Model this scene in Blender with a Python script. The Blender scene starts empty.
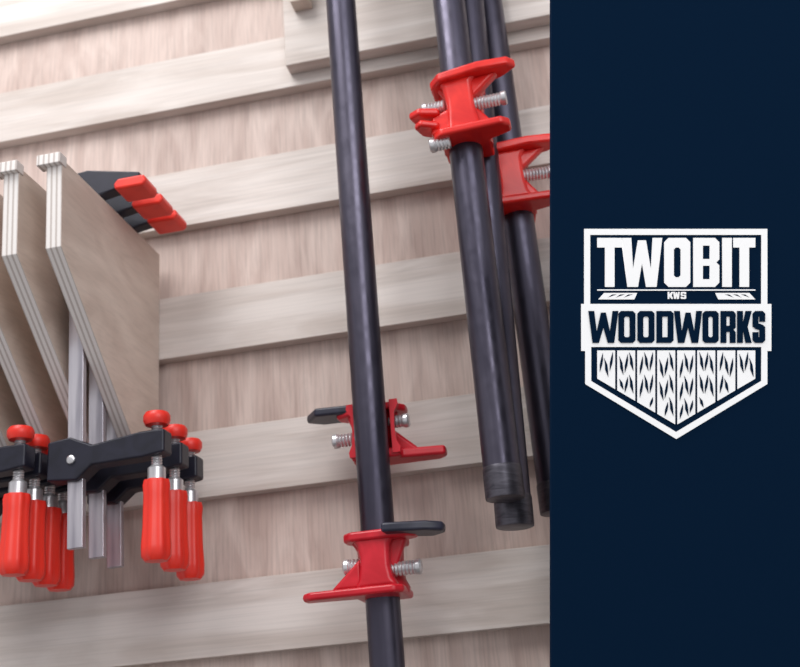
import bpy, bmesh, math, random
from mathutils import Matrix, Vector
random.seed(3)
sc = bpy.context.scene
try:
    sc.view_settings.view_transform = 'Standard'
    sc.view_settings.look = 'None'
except Exception: pass

# ------------------------------------------------------------------ materials
def lin(c):
    return tuple(((x/255)/12.92 if x/255<=0.04045 else (((x/255)+0.055)/1.055)**2.4) for x in c)+(1,)
def base_mat(name, rgb, rough=.5, metal=0, spec=.5):
    m = bpy.data.materials.new(name); m.use_nodes=True
    b = m.node_tree.nodes['Principled BSDF']
    b.inputs['Base Color'].default_value = lin(rgb)
    b.inputs['Roughness'].default_value = rough
    b.inputs['Metallic'].default_value = metal
    b.inputs['Specular IOR Level'].default_value = spec
    return m
def noisy(name, c1, c2, scale, stretch=(1,1,1), rough=.5, metal=0, spec=.5, bump=0.0, lo=.35, hi=.65, fine=0, vary=True, knots=False, wear=0):
    m = base_mat(name, c1, rough, metal, spec); nt=m.node_tree; N=nt.nodes; L=nt.links
    b=N['Principled BSDF']
    tc=N.new('ShaderNodeTexCoord'); mp=N.new('ShaderNodeMapping'); mp.inputs['Scale'].default_value=stretch
    L.new(tc.outputs['Object'], mp.inputs['Vector'])
    n=N.new('ShaderNodeTexNoise'); n.inputs['Scale'].default_value=scale; n.inputs['Detail'].default_value=5; n.inputs['Distortion'].default_value=1.1
    L.new(mp.outputs[0], n.inputs['Vector'])
    r=N.new('ShaderNodeValToRGB'); r.color_ramp.elements[0].position=lo; r.color_ramp.elements[1].position=hi
    r.color_ramp.elements[0].color=lin(c2); r.color_ramp.elements[1].color=lin(c1)
    L.new(n.outputs['Fac'], r.inputs['Fac'])
    out=r.outputs[0]
    def scale_by(fac,a,bv,lo2=.3,hi2=.7):
        nonlocal out
        mr=N.new('ShaderNodeMapRange'); mr.inputs['From Min'].default_value=lo2; mr.inputs['From Max'].default_value=hi2
        mr.inputs['To Min'].default_value=a; mr.inputs['To Max'].default_value=bv
        L.new(fac, mr.inputs['Value'])
        mx=N.new('ShaderNodeVectorMath'); mx.operation='SCALE'
        L.new(out, mx.inputs[0]); L.new(mr.outputs[0], mx.inputs['Scale']); out=mx.outputs[0]
    if vary:
        n2=N.new('ShaderNodeTexNoise'); n2.inputs['Scale'].default_value=5; n2.inputs['Detail'].default_value=2
        L.new(tc.outputs['Object'], n2.inputs['Vector'])
        scale_by(n2.outputs['Fac'],.91,1.05)
    if fine:
        mp2=N.new('ShaderNodeMapping'); mp2.inputs['Scale'].default_value=tuple(s*s for s in stretch)
        L.new(tc.outputs['Object'], mp2.inputs['Vector'])
        n3=N.new('ShaderNodeTexNoise'); n3.inputs['Scale'].default_value=scale*6; n3.inputs['Detail'].default_value=3
        L.new(mp2.outputs[0], n3.inputs['Vector'])
        scale_by(n3.outputs['Fac'],1-fine,1+fine*.4,.35,.55)
    if knots:
        v=N.new('ShaderNodeTexVoronoi'); v.inputs['Scale'].default_value=5.5
        L.new(tc.outputs['Object'], v.inputs['Vector'])
        scale_by(v.outputs['Distance'],.65,1,.012,.04)
    if wear:
        n4=N.new('ShaderNodeTexNoise'); n4.inputs['Scale'].default_value=90; n4.inputs['Detail'].default_value=6
        L.new(tc.outputs['Object'], n4.inputs['Vector'])
        mr=N.new('ShaderNodeMapRange'); mr.inputs['From Min'].default_value=.35; mr.inputs['From Max'].default_value=.7
        mr.inputs['To Min'].default_value=rough-wear; mr.inputs['To Max'].default_value=rough+wear
        L.new(n4.outputs['Fac'],mr.inputs['Value']); L.new(mr.outputs[0], b.inputs['Roughness'])
    L.new(out, b.inputs['Base Color'])
    if bump:
        bp=N.new('ShaderNodeBump'); bp.inputs['Strength'].default_value=bump; bp.inputs['Distance'].default_value=.001
        L.new(n.outputs['Fac'], bp.inputs['Height']); L.new(bp.outputs[0], b.inputs['Normal'])
    return m

M_wall = noisy('plywood_wall',(209,189,180),(184,161,152),22,(1.9,1,.4),.6,bump=.2,fine=.11,knots=True)
M_cleat= noisy('birch_cleat',(219,209,203),(196,183,175),20,(.28,1,2.4),.55,bump=.15,fine=.07,knots=True)
M_fin  = noisy('birch_plywood',(218,201,188),(202,183,170),20,(1,.6,1.8),.55,bump=.1,fine=.05)
M_floor= noisy('concrete',(120,118,116),(95,94,93),8,(1,1,1),.7)
M_pipe = noisy('black_steel_pipe',(98,94,108),(68,65,79),30,(1,1,.12),.36,.8,.5,wear=.08)
M_thread=noisy('pipe_thread_steel',(98,95,104),(68,66,74),60,(1,1,4),.42,.7)
M_red  = noisy('red_enamel',(232,44,36),(212,28,26),40,(1,1,1),.26,0,.5)
M_redd = noisy('red_enamel_dark',(206,32,48),(186,20,36),40,(1,1,1),.33,0,.45)
M_hand = noisy('red_plastic',(242,56,38),(226,40,30),30,(1,1,.3),.38)
M_blk  = noisy('black_cast_iron',(32,32,48),(22,22,36),60,(1,1,1),.42,.1)
M_pad  = noisy('dark_jaw_pad',(44,44,62),(30,31,46),60,(1,1,1),.4)
M_steel= noisy('zinc_steel',(232,230,232),(196,194,197),80,(1,1,.2),.3,.7)
M_bar  = noisy('clamp_bar_steel',(214,209,215),(166,161,171),60,(1,1,.1),.30,.7)
M_navy = noisy('navy_logo_ground',(12,34,58),(12,34,58),40,(1,1,1),.95,0,.02,vary=False)
M_white= noisy('white_logo_glow',(254,254,254),(252,252,252),40,(1,1,1),.7,0,.1,vary=False)
_b=M_white.node_tree.nodes['Principled BSDF']; _b.inputs['Emission Color'].default_value=(1,1,1,1); _b.inputs['Emission Strength'].default_value=.25  # faint glow added to keep the logo white bright; nothing lights it
def ply_edge():
    m=base_mat('plywood_edge',(225,215,205),.6); nt=m.node_tree;N=nt.nodes;L=nt.links;b=N['Principled BSDF']
    tc=N.new('ShaderNodeTexCoord'); w=N.new('ShaderNodeTexWave'); w.bands_direction='X'
    w.inputs['Scale'].default_value=.314/.0042; w.inputs['Distortion'].default_value=.3; w.inputs['Detail Scale'].default_value=6
    L.new(tc.outputs['Object'],w.inputs['Vector'])
    r=N.new('ShaderNodeValToRGB'); r.color_ramp.elements[0].position=.1; r.color_ramp.elements[1].position=.5
    r.color_ramp.elements[0].color=lin((194,183,177)); r.color_ramp.elements[1].color=lin((236,230,226))
    L.new(w.outputs['Fac'],r.inputs['Fac']); L.new(r.outputs[0],b.inputs['Base Color'])
    return m
M_edge=ply_edge()

# ------------------------------------------------------------------ helpers
def empty(name, loc=(0,0,0), rot=None):
    e=bpy.data.objects.new(name,None); e.empty_display_size=.02; sc.collection.objects.link(e)
    if rot is not None: e.matrix_world=Matrix.Translation(loc)@rot.to_4x4()
    else: e.location=loc
    return e
def add(name, bm, mats, parent=None, loc=(0,0,0), rot=(0,0,0), bevel=0, smooth=False, seg=2):
    bmesh.ops.recalc_face_normals(bm, faces=bm.faces[:])
    me=bpy.data.meshes.new(name); bm.to_mesh(me); bm.free()
    if not isinstance(mats,(list,tuple)): mats=[mats]
    for m in mats: me.materials.append(m)
    o=bpy.data.objects.new(name,me); sc.collection.objects.link(o)
    o.location=loc; o.rotation_euler=rot
    if parent: o.parent=parent
    if smooth:
        for p in me.polygons: p.use_smooth=True
    if bevel:
        b=o.modifiers.new('bevel','BEVEL'); b.width=bevel; b.segments=seg; b.limit_method='ANGLE'; b.angle_limit=math.radians(35)
        for p in me.polygons: p.use_smooth=True
        b.harden_normals=True
    return o
def box(name,x0,x1,y0,y1,z0,z1,mat,parent=None,bevel=.001,loc=(0,0,0),rot=(0,0,0)):
    bm=bmesh.new(); bmesh.ops.create_cube(bm,size=1)
    for v in bm.verts:
        v.co=Vector(((x0+x1)/2+v.co.x*(x1-x0),(y0+y1)/2+v.co.y*(y1-y0),(z0+z1)/2+v.co.z*(z1-z0)))
    return add(name,bm,mat,parent,loc,rot,bevel)
def prism(name,pts,axis,a,b,mat,parent=None,bevel=.001,loc=(0,0,0),rot=(0,0,0),seg=2):
    bm=bmesh.new()
    def P(p,t): return {'x':(t,p[0],p[1]),'y':(p[0],t,p[1]),'z':(p[0],p[1],t)}[axis]
    A=[bm.verts.new(P(p,a)) for p in pts]; B=[bm.verts.new(P(p,b)) for p in pts]
    bm.faces.new(A); bm.faces.new(B[::-1])
    n=len(pts)
    for i in range(n): bm.faces.new((A[i],B[i],B[(i+1)%n],A[(i+1)%n]))
    return add(name,bm,mat,parent,loc,rot,bevel,seg=seg)
def lathe(name,prof,mat,parent=None,loc=(0,0,0),rot=(0,0,0),seg=32,flute=0,amp=0,closed=False,smooth=True,arc=None):
    bm=bmesh.new(); rings=[]
    n=seg if arc is None else seg+1
    for r,z in prof:
        ring=[]
        for i in range(n):
            t=2*math.pi*i/seg if arc is None else arc[0]+(arc[1]-arc[0])*i/seg
            rr=r*(1+(amp*math.cos(flute*t) if flute else 0))
            ring.append(bm.verts.new((rr*math.cos(t),rr*math.sin(t),z)))
        rings.append(ring)
    k=len(rings); m=n if arc is None else n-1
    for j in range(k if closed else k-1):
        A=rings[j];B=rings[(j+1)%k]
        for i in range(m): bm.faces.new((A[i],A[(i+1)%n],B[(i+1)%n],B[i]))
    if arc is not None:
        bm.faces.new([r[0] for r in rings]); bm.faces.new([r[-1] for r in rings][::-1])
    elif not closed:
        bm.faces.new(rings[0]); bm.faces.new(rings[-1][::-1])
    o=add(name,bm,mat,parent,loc,rot,0,smooth)
    if smooth:
        e=o.modifiers.new('split','EDGE_SPLIT'); e.split_angle=math.radians(40)
    return o
def thread(name,r,length,mat,parent,loc,rot=(0,0,0),pitch=.002):
    prof=[(r*.8,0)]; n=int(length/pitch)
    for i in range(n):
        prof+=[(r*.84,i*pitch+.0001),(r,i*pitch+pitch*.5)]
    prof.append((r*.8,n*pitch))
    return lathe(name,prof,mat,parent,loc,rot,seg=20)

# ------------------------------------------------------------------ camera
Zc=Vector((-.0776,.9297,-.3599)).normalized()
Xc=Vector((.976,.1446,.163)); Xc=(Xc-Zc*Xc.dot(Zc)).normalized()
Yc=Zc.cross(Xc)
R=Matrix((Xc,Yc,Zc))
cam=bpy.data.cameras.new('camera'); cam.lens=47.6; cam.sensor_width=36; cam.clip_start=.01
cam.dof.use_dof=True; cam.dof.focus_distance=.69; cam.dof.aperture_fstop=10
co=bpy.data.objects.new('camera',cam); sc.collection.objects.link(co)
co.matrix_world=Matrix.Translation((0,-.83,1.4))@R.to_4x4()
sc.camera=co

# ------------------------------------------------------------------ room
box('wall_back',-2.2,2.2,0,.02,0,3.0,M_wall,bevel=0)
box('floor',-2.2,2.2,-2.6,.02,-.04,0,M_floor,bevel=0)
z=1.474-.1275*8
i=0
while z<2.9:
    h=.058;d=.0125
    off=((i*0.73)%1.3)
    prism('french_cleat',[(0,0),(-d,0),(-d,h),(0,h-d)],'x',-2.1-off,2.1-off,M_cleat,bevel=.0006,loc=(off,0,z))
    z+=.1275; i+=1

e=empty('pipe_clamp_holder',(0,0,0))
box('back_board',-.2295,.35,-.028,-.0128,1.997,2.28,M_cleat,e)
box('hook_block',-.218,-.2,-.044,-.028,2.055,2.10,M_fin,e)
prism('shelf',[(-.2295,-.028),(-.2295,-.16),(-.1680,-.16),(-.1680,-.098),(-.1370,-.098),(-.1370,-.16),(-.078,-.16),(-.078,-.085),(-.058,-.052),(-.055,-.0285),(-.020,-.0285),(-.020,-.16),(.35,-.16),(.35,-.028)],'z',2.20,2.218,M_fin,e)
for i,x in enumerate((-.2295,.05,.332)):
    prism('gusset_%d'%(i+1),[(-.028,2.2),(-.14,2.2),(-.028,2.10)],'x',x,x+.018,M_fin,e)

# ------------------------------------------------------------------ clamp rack
rack=empty('clamp_rack',(-.45,0,1.73))
prof=[(-.192,1.831),(-.188,1.759),(-.05,1.632),(-.0130,1.632),(-.0130,1.831)]
FT=.0128
for k in range(7):
    xr=-.3606-.0355*k
    pts=[(y,zz-1.73) for y,zz in prof]
    o=prism('fin_%d'%(k+1),pts,'x',-FT,0,[M_fin,M_edge],rack,bevel=.0006,loc=(xr+.45,0,0))
    for p in o.data.polygons:
        if abs(p.normal.x)<.5: p.material_index=1
    prism('lip_%d'%(k+1),[(-.1965,.0955),(-.1965,.1045),(-.186,.1045),(-.186,.0955)],'x',-FT-.006,.0008,[M_edge],rack,bevel=.0008,loc=(xr+.45,0,0))
box('back_strip',-.165,.0714,-.028,-.0130,-.0,.09,M_fin,rack)

# ------------------------------------------------------------------ F clamps
def bar_clamp(bx,y,jaw,dz=0,tilt=.0,fj=-.010):
    e=empty('bar_clamp',(bx,y,1.84))
    zb=-.292+dz
    box('bar',-.0062,.0062,-.0028,.0028,zb,.012,M_bar,e,.0006,rot=(0,-tilt,0))
    J=jaw+fj
    prism('fixed_jaw',[(-.010,-.006),(-.010,.018),(.010,.020),(J+.004,.010),(J+.004,.001),(min(.02,J-.002),-.0055)],'y',-.006,.006,M_blk,e,.0015)
    prism('fixed_pad',[(J-.014,-.007),(J+.010,-.007),(J+.013,-.003),(J+.011,.003),(J-.012,.003),(J-.016,-.002)],'y',-.0125,.0125,M_hand,e,.0022)
    zs=-.223+dz
    prism('sliding_arm',[(-.014,zs-.018),(-.014,zs+.012),(.004,zs+.014),(.022,zs+.006),(jaw-.010,zs+.011),(jaw+.009,zs+.011),(jaw+.009,zs-.007),(jaw-.008,zs-.009),(.022,zs-.010),(.010,zs-.020)],'y',-.008,.008,M_blk,e,.002)
    lathe('rivet',[(.0032,0),(.0032,.0015),(.002,.0022)],M_steel,e,(.006,-.008,zs-.004),(math.pi/2,0,0),16)
    thread('spindle',.0042,.048,M_steel,e,(jaw,0,zs-.026))
    lathe('pressure_cap',[(.004,0),(.0085,.001),(.0100,.004),(.0100,.008),(.0085,.0105),(.003,.011)],M_hand,e,(jaw,0,zs+.015),seg=28)
    lathe('collar',[(.004,0),(.0066,.001),(.0066,.010),(.0045,.012)],M_steel,e,(jaw,0,zs-.027),seg=24)
    lathe('handle',[(.004,0),(.0092,-.001),(.0100,-.005),(.0094,-.012),(.0098,-.034),(.0108,-.049),(.0106,-.056),(.008,-.0595),(.003,-.060)],
          M_hand,e,(jaw,0,zs-.025),seg=48,flute=8,amp=.05)
    return e
for i,(x,y,dz) in enumerate(((-.3850,-.120,.001),(-.3850,-.087,-.001),(-.3850,-.057,-.004))):
    bar_clamp(x,y,.070,dz,.028,-.018)
for i,(y,dz) in enumerate(((-.130,.001),(-.107,.000),(-.084,-.001),(-.063,-.002))):
    bar_clamp(-.4900,y,.070,dz,0,-.045)

# ------------------------------------------------------------------ pipes
PR=.01335
def pipe(p0,p1,coupling=False,r=PR,name='steel_pipe'):
    p0=Vector(p0);p1=Vector(p1); d=p1-p0; L=d.length
    q=d.to_track_quat('Z','Y').to_matrix()
    e=empty(name,p0,q)
    lathe('tube',[(r*.8,0),(r,.002),(r,L-.002),(r*.8,L),(r*.75,L),(r*.75,0)],M_pipe,e,seg=40,closed=True)
    if coupling:
        lathe('end_cap',[(r*.93,-.0030),(r+.0003,-.0025),(r+.0006,-.001),(r+.0006,.018),(r+.0001,.020)],M_thread,e,seg=40)
    return e
def at(p0,p1,z):
    p0=Vector(p0);p1=Vector(p1); t=(z-p0.z)/(p1.z-p0.z); return p0.lerp(p1,t)
A0,A1=(-.1690,-.0453,1.25),(-.1530,-.1184,2.25)
pipe(A0,A1,r=.0127)
B0,B1=(-.0650,-.10,1.5548),(-.0640,-.10,2.25)
b2a,b2b=(-.0630,-.070,1.540),(-.0430,-.070,2.25)
c0,c1=(-.0322,-.040,1.552),(-.0370,-.040,2.25)
pipe(B0,B1,True); pipe(b2a,b2b,True); pipe(c0,c1,True)

# ------------------------------------------------------------------ pipe clamp heads
def head(p, yaw, spec, mat=M_red, roll=0, saddle=False):
    e=empty('pipe_clamp',p,Matrix.Rotation(yaw,3,'Z')@Matrix.Rotation(roll,3,'Y'))
    h=spec.get('h',.022)
    pr=[(.0137,-h),(.0195,-h),(.0200,-h+.004),(.0172,-h+.010),(.0165,0),(.0172,h-.010),(.0205,h-.004),(.0200,h),(.0137,h)]
    lathe('collar',pr,mat,e,seg=36,closed=True,arc=(math.pi*1.0,math.pi*2.0) if saddle else None)
    prism('boss',[(-.016,-h+.002),(-.012,-h+.009),(-.0105,-.004),(-.0105,.004),(-.012,h-.010),(-.018,h-.001),(.018,h-.001),(.012,h-.010),(.0115,.004),(.0115,-.004),(.013,-h+.009),(.017,-h+.002)],'y',-.0275,-.0145,mat,e,.004,seg=3)
    for i,pl in enumerate(spec['plates']):
        pts=pl[0]
        if saddle: pts=[(x,min(yy,-.002)) for x,yy in pts]
        prism('flange_%d'%(i+1),pts,'z',pl[1],pl[2],pl[3] if len(pl)>3 and pl[3] else mat,e,.0024,rot=(0,pl[4] if len(pl)>4 else 0,0),seg=3)
    for i,g in enumerate(spec.get('gussets',[])):
        prism('gusset_%d'%(i+1),g[0],'y',g[1],g[2],mat,e,.003,seg=3)
    for i,b in enumerate(spec['bolts']):
        x,y,zz,s,L=b
        thread('bolt_%d'%(i+1),.0053,L,M_steel,e,(x,y,zz),(0,s*math.pi/2,0),.0026)
        lathe('bolt_end_%d'%(i+1),[(.0050,0),(.0056,.0006),(.0056,.0035),(.0045,.0045)],M_steel,e,(x+s*(L-.004),y,zz),(0,s*math.pi/2,0),seg=20)
    return e
def uplate(x0,x1,yf=-.030,yb=.018):
    return [(x0,yf+.006),(x0+.006,yf),(x1-.006,yf),(x1,yf+.006),(x1,yf+.016),(.019,yf+.022),(.019,yb),(-.019,yb),(-.019,yf+.022),(x0,yf+.016)]
specA=dict(h=.021,
  plates=[(uplate(-.022,.032),.0145,.0215),(uplate(-.054,.020),-.0235,-.0175),
          ([(.008,-.040),(.040,-.040),(.052,-.032),(.052,-.022),(.042,-.010),(.010,-.016)],.0175,.0245,M_pad,.06)],
  gussets=[([(.010,-.018),(.024,.016),(.012,.018),(-.002,.016)],-.020,-.012),([(-.010,-.018),(-.034,-.018),(-.010,.004)],-.024,-.014),([(-.008,.018),(-.020,.018),(-.008,.002)],-.02,-.014)],
  bolts=[(-.010,-.016,-.001,-1,.014),(.010,-.016,-.006,1,.022)])
specA2=dict(h=.021,
  plates=[(uplate(-.024,.032),.0145,.0205),(uplate(-.052,.020),-.0235,-.0160),
          ([(-.002,-.036),(.048,-.036),(.060,-.026),(.048,-.008),(.002,-.010)],.0170,.0240,M_pad,-.02)],
  gussets=specA['gussets'],
  bolts=[(-.010,-.012,.006,-1,.016),(.010,-.010,-.004,1,.024)])
pa=at(A0,A1,1.5215)
head((pa.x+.001,pa.y,pa.z),0.0,specA,M_redd)
pa=at(A0,A1,1.6250)
head((pa.x+.001,pa.y+.004,pa.z),math.pi,specA2,M_redd,saddle=True)
specB=dict(h=.027,
  plates=[([(-.020,-.022),(-.012,-.032),(.020,-.034),(.044,-.030),(.050,-.022),(.038,-.014),(.019,-.008),(.019,.018),(-.019,.018)],.0205,.0285,None,-.06),
          (uplate(-.024,.036),-.0275,-.0205),
          ([(-.016,-.026),(-.032,-.030),(-.041,-.024),(-.038,-.014),(-.018,-.006)],-.008,-.0015,None,.10),
          ([(-.016,-.026),(-.030,-.032),(-.036,-.026),(-.032,-.014),(-.016,-.006)],-.020,-.014,None,.12)],
  gussets=[([(.008,-.022),(.026,-.022),(.010,.002)],-.020,-.012),([(.008,.022),(.034,.024),(.010,.004)],-.024,-.014),([(-.008,.022),(-.018,.022),(-.008,.004)],-.02,-.014),([(-.008,-.022),(-.026,-.022),(-.024,-.006),(-.008,.000)],-.024,-.014)],
  bolts=[(-.012,-.018,.005,-1,.018),(.010,-.018,.001,1,.026),(-.012,-.020,-.0290,-1,.016)])
pb=at(B0,B1,1.8590)
head((pb.x+.0015,pb.y,pb.z),0.0,specB,M_red,-.04)
pc=at(c0,c1,1.8230)
specC=dict(specB); specC['h']=.025; specC['plates']=specB['plates'][:2]; specC['gussets']=specB['gussets'][:3]; specC['bolts']=specB['bolts'][1:2]
head((pc.x-.004,pc.y,pc.z),0.15,specC,M_red,-.05)

e=empty('clamp_foot',(.002,-.012,1.545))
lathe('rubber_foot',[(.004,-.006),(.012,-.005),(.013,.004),(.008,.008),(.006,.012)],M_pad,e,(0,-.02,0))
box('foot_stem',-.004,.004,-.02,-.001,-.003,.003,M_blk,e)

# ------------------------------------------------------------------ logo graphic
k=.66/1058
SP=Vector((.0605,-.1887,1.6242))
logo_board=empty('logo_graphic_board',SP,R)  # logo graphic as an added board turned to the camera, no workshop fitting
def U(u,v): return ((u-676)*k,(333.5-v)*k)
w0,w1=(551.5-676)*k,(850-676)*k; hh=(333.5+25)*k
box('board',w0,w1,-hh,hh,-.008,0,M_navy,logo_board,0)
def curve(name,loops,mat,z,ex=.0003):
    cu=bpy.data.curves.new(name,'CURVE'); cu.dimensions='2D'; cu.fill_mode='BOTH'; cu.extrude=ex
    for lp in loops:
        s=cu.splines.new('POLY'); s.points.add(len(lp)-1)
        for i,(u,v) in enumerate(lp):
            x,y=U(u,v); s.points[i].co=(x,y,0,1)
        s.use_cyclic_u=True
    cu.materials.append(mat)
    o=bpy.data.objects.new(name,cu); sc.collection.objects.link(o); o.parent=logo_board; o.location=(0,0,z)
    return o
def glyph(ch,x,y,w,h,s):
    c=s*.45; ci=s*.2
    def ch_rect(x0,y0,x1,y1,c): return [(x0+c,y0),(x1-c,y0),(x1,y0+c),(x1,y1-c),(x1-c,y1),(x0+c,y1),(x0,y1-c),(x0,y0+c)]
    if ch=='O': L=[ch_rect(0,0,w,h,c),ch_rect(s,s,w-s,h-s,ci)]
    elif ch=='I': L=[[(0,0),(w,0),(w,h),(0,h)]]
    elif ch=='T': L=[[(0,h),(w,h),(w,h-s),(w/2+s/2,h-s),(w/2+s/2,0),(w/2-s/2,0),(w/2-s/2,h-s),(0,h-s)]]
    elif ch=='W': L=[[(0,h),(s,h),(w*.28,h*.36),(w*.5-s*.42,h*.95),(w*.5+s*.42,h*.95),(w*.72,h*.36),(w-s,h),(w,h),(w*.86,0),(w*.86-s*1.1,0),(w*.5,h*.48),(w*.14+s*1.1,0),(w*.14,0)]]
    elif ch=='D': L=[[(0,0),(0,h),(w-c,h),(w,h-c),(w,c),(w-c,0)],[(s,s),(w-s,s),(w-s,h-s),(s,h-s)]]
    elif ch=='B': L=[[(0,0),(0,h),(w-c,h),(w,h-c),(w,h*.56),(w-c*.7,h*.5),(w,h*.44),(w,c),(w-c,0)],[(s,s*.8),(w-s,s*.8),(w-s,h*.5-s*.35),(s,h*.5-s*.35)],[(s,h*.5+s*.35),(w-s,h*.5+s*.35),(w-s,h-s*.8),(s,h-s*.8)]]
    elif ch=='R': L=[[(0,0),(0,h),(w-c,h),(w,h-c),(w,h*.48),(w-c*.8,h*.41),(w,h*.34),(w,0),(w-s,0),(w-s,h*.34),(s,h*.34),(s,0)],[(s,h*.54),(w-s,h*.54),(w-s,h-s),(s,h-s)]]
    elif ch=='K': L=[[(0,0),(0,h),(s,h),(s,h*.62),(w-s*1.05,h),(w,h),(w*.72,h*.5),(w,0),(w-s*1.05,0),(s,h*.40),(s,0)]]
    elif ch=='S': L=[[(c,h),(w-c,h),(w,h-c),(w,.66*h),(w-s,.66*h),(w-s,h-s),(s,h-s),(s,.61*h),(w-c,.57*h),(w,.5*h),(w,c),(w-c,0),(c,0),(0,c),(0,.34*h),(s,.34*h),(s,s),(w-s,s),(w-s,.40*h),(c,.44*h),(0,.52*h),(0,h-c)]]
    return [[(x+a,y+h-b) for a,b in lp] for lp in L]
outer=[(584,229),(767,229),(767,304),(771,304),(771,351),(767,351),(767,384),(676,439),(585,384),(585,351),(581,351),(581,304),(584,304)]
top_in=[(590,235),(761,235),(761,304),(590,304)]
low_in=[(591,347),(761,347),(761,381),(676,432),(591,381)]
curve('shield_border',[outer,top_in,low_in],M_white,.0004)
loops=[]
for ch,x,w in (('T',597,25),('W',621.5,40.5),('O',664,26),('B',693,26),('I',722,9.5),('T',733,22)):
    loops+=glyph(ch,x,238,w,49,9.6)
for ch,x in (('K',667.5),('W',673),('S',680.5)): loops+=glyph(ch,x,292,5.4 if ch!='W' else 6.5,7,1.6)
loops+=[[(597,289.5),(755,289.5),(755,290.7),(597,290.7)]]
for a0,a1,d in ((598,637,1),(715,755,-1)):
    loops.append([(a0,299.5),(a0+6,293),(a1,293),(a1-3,299.5)] if d==1 else [(a0+3,299.5),(a0,293),(a1-6,293),(a1,299.5)])
    for j in range(3):
        a=a0+9+j*8; loops.append([(a,298),(a+5,294.5),(a+10,294.5),(a+5.5,296)] if d==1 else [(a+10,298),(a+5,294.5),(a,294.5),(a+4.5,296)])
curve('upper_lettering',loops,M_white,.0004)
loops=[]
for ch,x,w in (('W',588,30),('O',618,17),('O',637,17),('D',656,17),('W',673.5,28),('O',702,16),('R',720,15),('K',736.5,14.5),('S',752,12.5)):
    loops+=glyph(ch,x,311,w,32,5.8)
curve('banner_lettering',loops,M_navy,.0012)
# planks: upright boards; grain slits inlaid on top in navy, running up the board
planks=[];grain=[]
N=8; x0=596;x1=756; pw=(x1-x0)/N
f=lambda x: 378+ (1-abs(x-676)/80)*47
for i in range(N):
    a=x0+i*pw+1.1; b=a+pw-2.2
    planks.append([(a,350.5),(b,350.5),(b,f(b)),(a,f(a))])
    for c,ph in ((.22,0),(.5,9),(.78,4)):
        c=c if i%2 else 1-c
        x=a+(b-a)*c; lim=min(f(x)-3,f(a)+6,f(b)+6)
        y=353+((i*7+ph)%11)-4
        y=max(y,352)
        while y+10<lim:
            H=min(19,lim-y); wd=1.35
            dx=(1.8 if (i+int(ph))%2 else -1.8)
            grain.append([(x-dx-.3,y),(x-dx*.2+wd,y+H*.35),(x+dx*.2+wd,y+H*.62),(x+dx+.3,y+H),(x+dx*.1-wd,y+H*.62),(x-dx*.3-wd*.6,y+H*.3)])
            y+=H+3.5
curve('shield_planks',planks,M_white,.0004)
curve('plank_grain',grain,M_navy,.0009,.0002)
for i,(x,y) in enumerate(((-.03,.17),(-.03,-.12),(.07,.17),(.07,-.12))):
    p=(Matrix.Translation(SP)@R.to_4x4())@Vector((x,y,-.008))
    d=R.transposed()@Vector((0,-.0005-p.y,0))
    bm=bmesh.new(); bmesh.ops.create_cone(bm,cap_ends=True,segments=20,radius1=.005,radius2=.005,depth=d.length)
    o=add('standoff_%d'%(i+1),bm,M_steel,logo_board,smooth=False)
    o.location=Vector((x,y,-.008))+d/2
    o.rotation_mode='QUATERNION'; o.rotation_quaternion=d.to_track_quat('Z','Y')

# ------------------------------------------------------------------ light
w=bpy.data.worlds.new('world'); sc.world=w; w.use_nodes=True
bg=w.node_tree.nodes['Background']; bg.inputs[0].default_value=(.96,.965,1,1); bg.inputs[1].default_value=.58
def area(name,loc,target,size,power,col):
    l=bpy.data.lights.new(name,'AREA'); l.energy=power; l.size=size; l.color=col
    o=bpy.data.objects.new(name,l); sc.collection.objects.link(o); o.location=loc
    o.rotation_euler=(Vector(target)-Vector(loc)).to_track_quat('-Z','Y').to_euler()
area('ceiling_light',(-.6,-.85,2.95),(-.1,0,1.7),.8,19,(1,.99,.98))
area('front_fill',(1.1,-2.2,2.6),(0,0,1.7),1.4,24,(.975,.98,1))  # unseen fill lamp behind the camera, added to brighten the logo board
